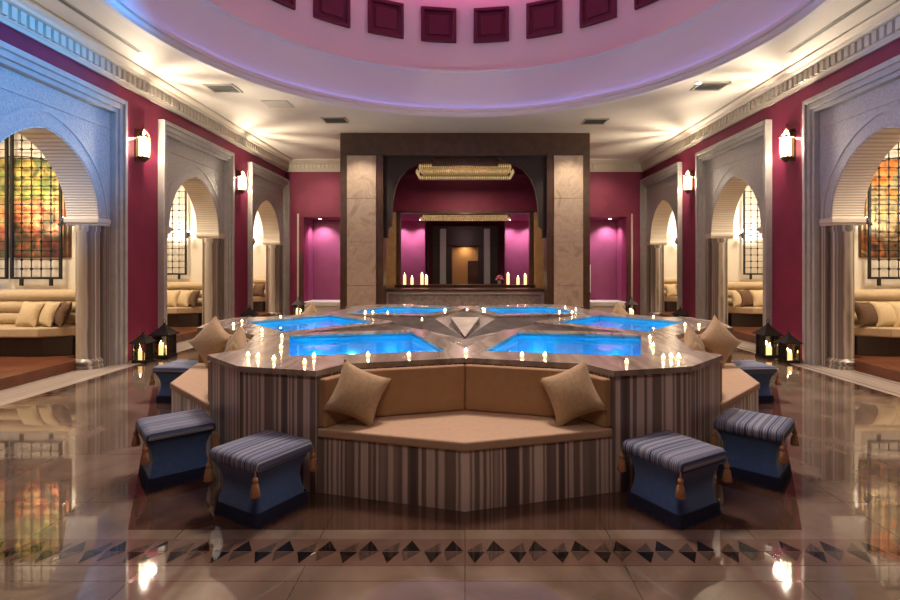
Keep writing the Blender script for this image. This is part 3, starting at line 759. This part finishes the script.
# ------------------------------------------------------------------ star pool
HT = .86
pool = thing('star_pool', (CX, CY, 0), 'raised banded marble platform with six blue pools set in a star', 'pool')
def tubpt(k, x, y):     # rotate sector-local point (front sector) by 60k degrees
    a = R(60*k); return (x*math.cos(a)-y*math.sin(a), x*math.sin(a)+y*math.cos(a))
LOOP = []
for k in range(6):
    for p_ in ((-1.05, -3.029), (-.90, -2.775), (0, -2.53), (.90, -2.775), (1.05, -3.029)): LOOP.append(tubpt(k, *p_))
    LOOP.append(tubpt(k, 1.655, -2.867))
b = B(); bm = b.bm; uv = bm.loops.layers.uv.new('UVMap')
u = 0; n = len(LOOP)
for i in range(n):
    p0, p1 = LOOP[i], LOOP[(i+1) % n]; L = math.dist(p0, p1)
    f = b.f([(p0[0], p0[1], 0), (p1[0], p1[1], 0), (p1[0], p1[1], HT-.035), (p0[0], p0[1], HT-.035)])
    for lp, uu in zip(f.loops, ((u, 0), (u+L, 0), (u+L, .8), (u, .8))): lp[uv].uv = uu
    u += L+.37
b.build('marble_cladding', M['clad'], pool, recalc=False)
# deck slab with holes
def offset_loop(L_, d):
    out_ = []; n_ = len(L_)
    for i in range(n_):
        a, p_, c = Vector(L_[i-1]), Vector(L_[i]), Vector(L_[(i+1) % n_])
        e0, e1 = (p_-a).normalized(), (c-p_).normalized()
        n0, n1 = Vector((e0.y, -e0.x)), Vector((e1.y, -e1.x)); m_ = (n0+n1)
        m_ = m_/max(.3, m_.length_squared)*2 if m_.length_squared > 0 else n0
        out_.append(tuple(p_+m_*d))
    return out_
DK = offset_loop(LOOP, .018)
def kite(k, ro=2.86, rs=2.02, hs=.97, ri=1.17):
    return [tubpt(k, *tuple(Matrix.Rotation(R(30), 2) @ Vector((x, y)))) for x, y in ((0, -ro), (hs, -rs), (0, -ri), (-hs, -rs))]
PIT = []
for k in range(6): PIT += [tubpt(k, 0, -2.08), tubpt(k, *PT(.90, 30))]
KIT = [kite(k) for k in range(6)]
def holed(bb, loops, z):
    es = []
    for L_ in loops:
        vs = [bb.bm.verts.new((x, y, z)) for x, y in L_]
        for i in range(len(vs)): es.append(bb.bm.edges.new((vs[i], vs[(i+1) % len(vs)])))
    r_ = bmesh.ops.triangle_fill(bb.bm, use_beauty=True, use_dissolve=False, edges=es)
    return [g for g in r_['geom'] if isinstance(g, bmesh.types.BMFace)]
b = B()
fs = holed(b, [DK, PIT] + KIT, HT)
ext = bmesh.ops.extrude_face_region(b.bm, geom=fs)
bmesh.ops.translate(b.bm, verts=[g for g in ext['geom'] if isinstance(g, bmesh.types.BMVert)], vec=(0, 0, -.04))
b.build('marble_deck', M['deck'], pool)
# centre pit: facets falling to the middle
b = B(); NP = len(PIT); zc = HT-.22
vc = b.bm.verts.new((0, 0, zc)); top = [b.bm.verts.new((x, y, HT-.035)) for x, y in PIT]
for i in range(NP):
    f = b.bm.faces.new([top[i], top[(i+1) % NP], vc])
b.build('sunken_star_centre', M['pit'], pool)
b = B()
w_ = .24
for k in (0, 3):
    pass
q = [(-.21, .78, HT-.02), (.21, .78, HT-.02), (0, .02, zc+.02)]
b.f(q); b.f([(-.21, .78, HT-.02), (.21, .78, HT-.02), (.21, .80, HT-.12), (-.21, .80, HT-.12)])
b.f([q[0], q[2], (-.21, .80, HT-.12)]); b.f([q[1], q[2], (.21, .80, HT-.12)])
b.build('pale_spout_stone', M['pitlight'], pool)
pname = ['front right', 'right', 'back right', 'back left', 'left', 'front left']
ZW, ZF = HT-.055, .34
for k in range(6):
    K = KIT[k]
    cx_, cy_ = sum(p_[0] for p_ in K)/4, sum(p_[1] for p_ in K)/4
    bs = bpy.data.objects.new('pool_basin', None); 
    b = B(); 
    K2 = [(p_[0]+(p_[0]-cx_)*.0, p_[1]) for p_ in K]
    lo = [b.bm.verts.new((x, y, ZF)) for x, y in K2]; hi = [b.bm.verts.new((x, y, HT-.02)) for x, y in K2]
    b.bm.faces.new(lo)
    for i in range(4): b.bm.faces.new([lo[i], lo[(i+1) % 4], hi[(i+1) % 4], hi[i]])
    for f in b.bm.faces: pass
    bas = b.build('pool_basin', M['basin'], pool)
    b = B(); b.f([(x, y, ZW) for x, y in K]); b.build('water', M['water'], bas, recalc=False)
    # underwater lamps on two walls
    for i in (0, 2):
        mx_, my_ = (K[i][0]+K[(i+1) % 4][0])/2, (K[i][1]+K[(i+1) % 4][1])/2
        dx, dy = cx_-mx_, cy_-my_; l_ = math.hypot(dx, dy); dx /= l_; dy /= l_
        b = B(); b.tube([(mx_, my_, .60), (mx_+dx*.02, my_+dy*.02, .60)], .05, 12); b.build('underwater_lamp', M['poollamp'], bas)
    for i, pw in ((0, .9), (1, .6), (2, .9), (3, 1.0)):
        vx, vy = K[i]; ll = math.hypot(cx_-vx, cy_-vy); 
        lo_ = lamp('POINT', 'pool_light', (CX+vx+(cx_-vx)/ll*.33, CY+vy+(cy_-vy)/ll*.33, .58), 4.6*pw, (.04, .60, .95), .04)

# benches in the six bays
def make_bench(loc, rz, label):
    t = thing('corner_bench', loc, label, 'bench', rz, 'upholstered benches around the star pool')
    P_ = [(-1.043, -3.025), (0, -3.305), (1.043, -3.025), (.893, -2.775), (0, -2.54), (-.893, -2.775)]
    b = B(); uv = b.bm.loops.layers.uv.new('UVMap'); u = 3.3
    for i in range(6):
        p0, p1 = P_[i], P_[(i+1) % 6]; L = math.dist(p0, p1)
        f = b.f([(p0[0], p0[1], 0), (p1[0], p1[1], 0), (p1[0], p1[1], .39), (p0[0], p0[1], .39)])
        for lp, uu in zip(f.loops, ((u, 0), (u+L, 0), (u+L, .8), (u, .8))): lp[uv].uv = uu
        u += L
    b.f([(x, y, .39) for x, y in P_])
    b.build('marble_base', M['clad'], t, recalc=False)
    S_ = [(-1.04, -3.04), (0, -3.32), (1.04, -3.04), (.88, -2.79), (0, -2.56), (-.88, -2.79)]
    b = B(); b.prism(S_, .39, .455); b.build('seat_cushion', M['seat'], t, bevel=.015, segs=3)
    for q in (-1, 1):
        b = B(); pts = [(0, -2.55), (q*.875, -2.785), (q*.855, -2.845), (0, -2.612)]
        b.prism(pts, .455, .815); b.build('backrest', M['back'], t, bevel=.018, segs=3)
        b = B(); pts = [(q*1.035, -3.02), (q*.89, -2.785), (q*.83, -2.82), (q*.975, -3.045)]
        b.prism(pts, .455, .80); b.build('side_pad', M['back'], t, bevel=.015, segs=3)
    return t
bl = {0: 'tan upholstered corner bench at the front of the star pool', 60: 'tan upholstered bench on the right front side of the star pool', 120: 'tan upholstered bench on the right back side of the star pool',
      180: 'tan upholstered bench behind the star pool facing the bar', 240: 'tan upholstered bench on the left back side of the star pool', 300: 'tan upholstered bench on the left front side of the star pool'}
bench0 = None
for a in (0, 60, 120, 180, 240, 300):
    if bench0 is None: bench0 = make_bench((CX, CY, 0), 0, bl[a])
    else: dup(bench0, (CX, CY, 0), R(a), bl[a])
GB = 'tan cushions on the star pool benches'
def bench_pillow(k, x, y, z, rx, ry, rz, label, w=.38, m='pillow'):
    px_, py_ = tubpt(k, x, y)
    pillow((CX+px_, CY+py_, z), R(rx), R(ry), R(rz)+R(60*k), w, .17, M[m], label, GB)
bench_pillow(0, -.77, -2.94, .675, -20, 27, 24, 'tan cushion tilted on its corner at the left end of the front bench')
bench_pillow(0, .77, -2.94, .675, -20, -27, -24, 'tan cushion tilted on its corner at the right end of the front bench')
bench_pillow(5, .66, -2.86, .68, -18, -30, -25, 'tan cushion at the near end of the left front bench')
bench_pillow(5, -.66, -2.92, .74, -18, 40, 45, 'large tan cushion standing on its corner on the left front bench', w=.44)
bench_pillow(5, -.1, -2.72, .72, -15, 45, 15, 'small tan cushion between the two others on the left front bench', w=.36)
bench_pillow(1, -.66, -2.86, .68, -18, 30, 25, 'tan cushion at the near end of the right front bench')
bench_pillow(1, .66, -2.92, .74, -18, -40, -45, 'large tan cushion standing on its corner on the right front bench', w=.44)
bench_pillow(1, .1, -2.72, .72, -15, -45, -15, 'small tan cushion between the two others on the right front bench', w=.36)
bench_pillow(2, -.1, -2.74, .76, -15, 45, 0, 'tan cushion on the right back bench', w=.40)
bench_pillow(4, .1, -2.74, .76, -15, 45, 0, 'tan cushion on the left back bench', w=.40)

# ------------------------------------------------------------------ tealights on the deck
CAND = [(233.5,326),(250,322),(301.7,321),(284,338),(281,349),(245,357),(258,358),(262,363),(301,365),(314,358),(368,357),(262,332),
        (365,315),(371,312),(383,311),(402,310),(413,310),(435,311),(467,311),(491,310),(466,353),(409,357),(422,321),
        (512,310),(532,310),(549,311),(565,311),(572,314),(545,357),(522,357),(627,364),(635,321),(650,339),(653,347),(671,358),(676,362),(684,360),(685,326),(699,327)]
def near_pool(x, y):
    a = math.degrees(math.atan2(x, -y)) % 360
    return int(a//60)
def push(x, y):
    """keep the tealight on the stone: outside pools, inside the deck edge"""
    for it in range(60):
        k = near_pool(x, y); K = KIT[k]; worst = 1e9; nn = None
        cx_, cy_ = sum(p_[0] for p_ in K)/4, sum(p_[1] for p_ in K)/4
        for i in range(4):
            a, c = Vector(K[i]), Vector(K[(i+1) % 4]); e = (c-a).normalized(); nrm = Vector((e.y, -e.x))
            if nrm.dot(Vector((cx_, cy_))-a) < 0: nrm = -nrm
            d = nrm.dot(Vector((x, y))-a)
            if d < worst: worst, nn = d, nrm
        if worst < -.06: break
        x -= nn.x*.02; y -= nn.y*.02
    return x, y
pos = []
for (u_, v_) in CAND:
    z = 504*.74/(v_-265); X = (u_-465)*z/504
    x, y = X-CX, z-CY
    rr = math.hypot(x, y)
    if rr > 3.05: x, y = x*3.05/rr, y*3.05/rr
    x, y = push(x, y)
    for it in range(40):
        near = [q for q in pos if math.hypot(q[0]-x, q[1]-y) < .10]
        if not near: break
        x, y = push(x+.05*math.cos(it*2.4), y+.05*math.sin(it*2.4))
    pos.append((x, y, u_))
byp = {}
for x, y, u_ in pos: byp.setdefault(near_pool(x, y), []).append((math.atan2(x, -y), x, y, (x+CX)/(y+CY)))
tea0 = None
for k, L_ in byp.items():
    L_.sort(key=lambda q: q[3])
    for i, (_, x, y, _s) in enumerate(L_):
        lab = 'lit tealight on the marble rim of the %s pool, %s from the left' % (pname[k], ordn[i])
        if tea0 is None:
            tea0 = thing('tealight', (CX+x, CY+y, HT), lab, 'candle', 0, 'lit tealights around the star pools')
            b = B(); b.lathe([(.014, 0), (.017, .017), (.018, .02), (.015, .02), (.014, .012)], (0, 0, 0), 12); b.build('glass_cup', M['cupglow'], tea0, smooth=50)
            b = B(); b.lathe([(.003, .012), (.009, .020), (.007, .030), (.001, .042)], (0, 0, 0), 8); b.build('flame', M['flame'], tea0, smooth=60)
        else: dup(tea0, (CX+x, CY+y, HT), None, lab)

# ------------------------------------------------------------------ stools
def rsq(h, z, n=6, rr=.25):
    """rounded square ring half-size h"""
    r_ = h*rr; pts = []
    for q, (sx, sy) in enumerate(((1, 1), (-1, 1), (-1, -1), (1, -1))):
        for i in range(n+1):
            a = PI/2*q+PI/2*i/n; pts.append((sx*(h-r_)+r_*math.cos(a), sy*(h-r_)+r_*math.sin(a), z))
    return pts
def make_stool(loc, rz, label):
    t = thing('tasselled_stool', loc, label, 'stool', rz, 'blue tasselled stools around the star pool'); t.scale = (.94, .94, .97)
    b = B()
    prof = [(.212, .05), (.206, .09), (.194, .14), (.186, .20), (.190, .25), (.204, .30), (.222, .335), (.232, .36)]
    b.loft([rsq(h, z, 5, .14) for h, z in prof]); b.build('body', M['blue'], t, smooth=40)
    b = B()
    rings = []
    for z, g in ((.085, .0), (.08, .006), (.0, .014)):
        base = rsq(.214+g, z, 5, .14); pts = []
        nb = len(base)
        for i in range(nb):
            a, c = Vector(base[i]), Vector(base[(i+1) % nb]); m_ = max(1, int((c-a).length/.008))
            for j in range(m_):
                p_ = a.lerp(c, j/m_); w_ = 1+(.020 if (j % 2) else -.0)*(1 if z < .08 else 0); pts.append((p_.x*w_, p_.y*w_, z))
        rings.append(pts)
    mn = min(len(r_) for r_ in rings)
    rings = [[r_[int(i*len(r_)/mn)] for i in range(mn)] for r_ in rings]
    b.loft(rings, False, False); b.build('fringe', M['fringe'], t)
    b = B()
    prof = [(.230, .352), (.244, .358), (.251, .38), (.248, .410), (.236, .430), (.20, .438), (.10, .442)]
    b.loft([rsq(h, z, 5, .14) for h, z in prof]); b.build('striped_top', M['stooltop'], t, smooth=50)
    for sx in (-1, 1):
        for sy in (-1, 1):
            b = B(); x, y = sx*.243, sy*.243
            b.lathe([(.004, .375), (.006, .34), (.016, .332), (.020, .315), (.014, .302), (.022, .29), (.034, .225), (.030, .218)], (x, y, 0), 10)
            b.build('tassel', M['tassel'], t, smooth=50)
    return t
st = [((-1.34, 3.33), -30, 'blue stool with striped top and tan tassels, front left before the marble platform'),
      ((-2.21, 3.85), 40+90, 'dark blue tasselled stool behind and left of the front left one'),
      ((-3.38, 6.05), 85, 'blue tasselled stool beside the left end of the left bench'),
      ((1.37, 3.32), 30+90, 'blue stool with striped top and tan tassels, front right before the marble platform'),
      ((2.22, 3.87), -42, 'dark blue tasselled stool behind and right of the front right one'),
      ((3.38, 6.05), -85, 'blue tasselled stool beside the right end of the right bench')]
s0 = None
for (x, y), a, lab in st:
    if s0 is None: s0 = make_stool((x, y, 0), R(a), lab)
    else: dup(s0, (x, y, 0), R(a), lab)

# ------------------------------------------------------------------ floor lanterns
def make_lantern(loc, sc, label):
    t = thing('floor_lantern', loc, label, 'lantern', 0, 'dark metal candle lanterns on the floor'); t.scale = (sc, sc, sc)
    w = .13
    b = B(); b.box(-w-.02, w+.02, -w-.02, w+.02, 0, .04)
    for sx in (-1, 1):
        for sy in (-1, 1): b.box(sx*w-.010, sx*w+.010, sy*w-.010, sy*w+.010, .04, .42)
    for z in (.05, .41):
        for q in (-1, 1): b.box(-w, w, q*w-.008, q*w+.008, z-.01, z+.01); b.box(q*w-.008, q*w+.008, -w, w, z-.01, z+.01)
    b.build('lantern_frame', M['ironwork'], t)
    b = B()
    def sq(h, z): return [(h, h, z), (-h, h, z), (-h, -h, z), (h, -h, z)]
    b.loft([sq(w+.05, .41), sq(w+.05, .425), sq(w*.75, .50), sq(w*.3, .57), sq(.02, .60), sq(.012, .63)]); b.build('pagoda_roof', M['ironwork'], t)
    b = B(); b.tube([(.03*math.cos(a), 0, .655+.03*math.sin(a)) for a in [2*PI*i/12 for i in range(13)]], .005, 6); b.build('ring_handle', M['ironwork'], t)
    b = B()
    for q in (-1, 1): b.box(-w+.01, w-.01, q*w-.001, q*w+.001, .05, .41); b.box(q*w-.001, q*w+.001, -w+.01, w-.01, .05, .41)
    b.build('glass_pane', M['glass'], t)
    for (x, y, h) in ((-.045, -.03, .20), (.05, .03, .15)):
        b = B(); b.lathe([(.036, .04), (.036, .04+h), (.028, .043+h)], (x, y, 0), 12); cw = b.build('candle', M['wax'], t, smooth=40)
        b = B(); b.lathe([(.003, h+.04), (.012, h+.06), (.009, h+.08), (.001, h+.105)], (x, y, 0), 8); b.build('flame', M['flame'], cw)
    return t
lan = [((-5.30, 8.30), .78, 'short dark candle lantern at the foot of the left wall between the first two arches'), ((-5.20, 8.72), .95, 'taller dark candle lantern beside the short one on the left'),
       ((5.24, 8.72), .95, 'taller dark candle lantern at the foot of the right wall between the first two arches'), ((5.32, 8.28), .78, 'short dark candle lantern beside the taller one on the right'),
       ((-5.28, 12.35), .9, 'dark candle lantern by the left wall between the second and farthest arches'), ((5.28, 12.35), .9, 'dark candle lantern by the right wall between the second and farthest arches'),
       ((-5.05, 15.3), .95, 'dark candle lantern in the far left corner by the alcove'), ((5.05, 15.3), .95, 'dark candle lantern in the far right corner by the alcove')]
l0 = None
for (x, y), sc, lab in lan:
    if l0 is None: l0 = make_lantern((x, y, .004), sc, lab)
    else:
        o = dup(l0, (x, y, .004), None, lab); o.scale = (sc, sc, sc)

# ------------------------------------------------------------------ added fills and colour washes of the hall
lamp('SPOT', 'dome_fill', (CX, CY, 9.2), 2000, (1, .82, .66), .9, target=(CX, CY, 0), spot=84, blend=.5)  # unseen fill spot added to light platform and floor from above
for s in (-1, 1): lamp('SPOT', 'pier_fill', (s*2.56, 11.7, HC-.03), 160, (1, .80, .6), .05, target=(s*2.56, 12.4, 1.5), spot=80, blend=.7)  # added spots without fixtures, brighten the stone piers
for s in (-1, 1): lamp('SPOT', 'back_wall_wash', (s*4.3, 14.6, HC-.03), 65, (1, .72, .6), .05, target=(s*4.3, 15.85, 2.4), spot=90, blend=.8)  # added wash, no fitting behind it, lifts the back wall
lamp('AREA', 'hall_fill', (0, .8, HC-.05), 55, (1, .78, .6), 1.6, target=(0, 3.0, 0))  # soft area fill added over the front floor, no real fitting
lamp('SPOT', 'blue_wash', (2.6, 3.0, 4.8), 5200, (0, .34, .95), .1, target=(-5.6, 5.9, 3.75), spot=30, blend=.7)
lamp('SPOT', 'violet_wash', (-2.6, 3.0, 4.8), 1000, (.16, .33, 1), .1, target=(5.6, 5.9, 3.45), spot=27, blend=.7)

# ------------------------------------------------------------------ world, camera, view
w = bpy.data.worlds.new('World'); bpy.context.scene.world = w; w.use_nodes = True
w.node_tree.nodes['Background'].inputs[0].default_value = (.02, .02, .03, 1)
cam = bpy.data.cameras.new('Camera'); co = bpy.data.objects.new('Camera', cam); C.objects.link(co)
co.location = (0, 0, 1.6); co.rotation_euler = (PI/2, 0, 0)
cam.sensor_width = 36; cam.lens = 504/900*36; cam.shift_x = -15/900; cam.shift_y = -35/900; cam.clip_start = .05
sc = bpy.context.scene; sc.camera = co
sc.view_settings.view_transform = 'Standard'; sc.view_settings.look = 'None'; sc.view_settings.gamma = 1; sc.view_settings.use_curve_mapping = False
sc.view_settings.exposure = 0.35
sc.cycles.use_denoising = True
sc.cycles.max_bounces = 10; sc.cycles.diffuse_bounces = 5; sc.cycles.glossy_bounces = 4; sc.cycles.transparent_max_bounces = 12
sc.cycles.sample_clamp_indirect = 6
sc.cycles.caustics_reflective = False; sc.cycles.caustics_refractive = False
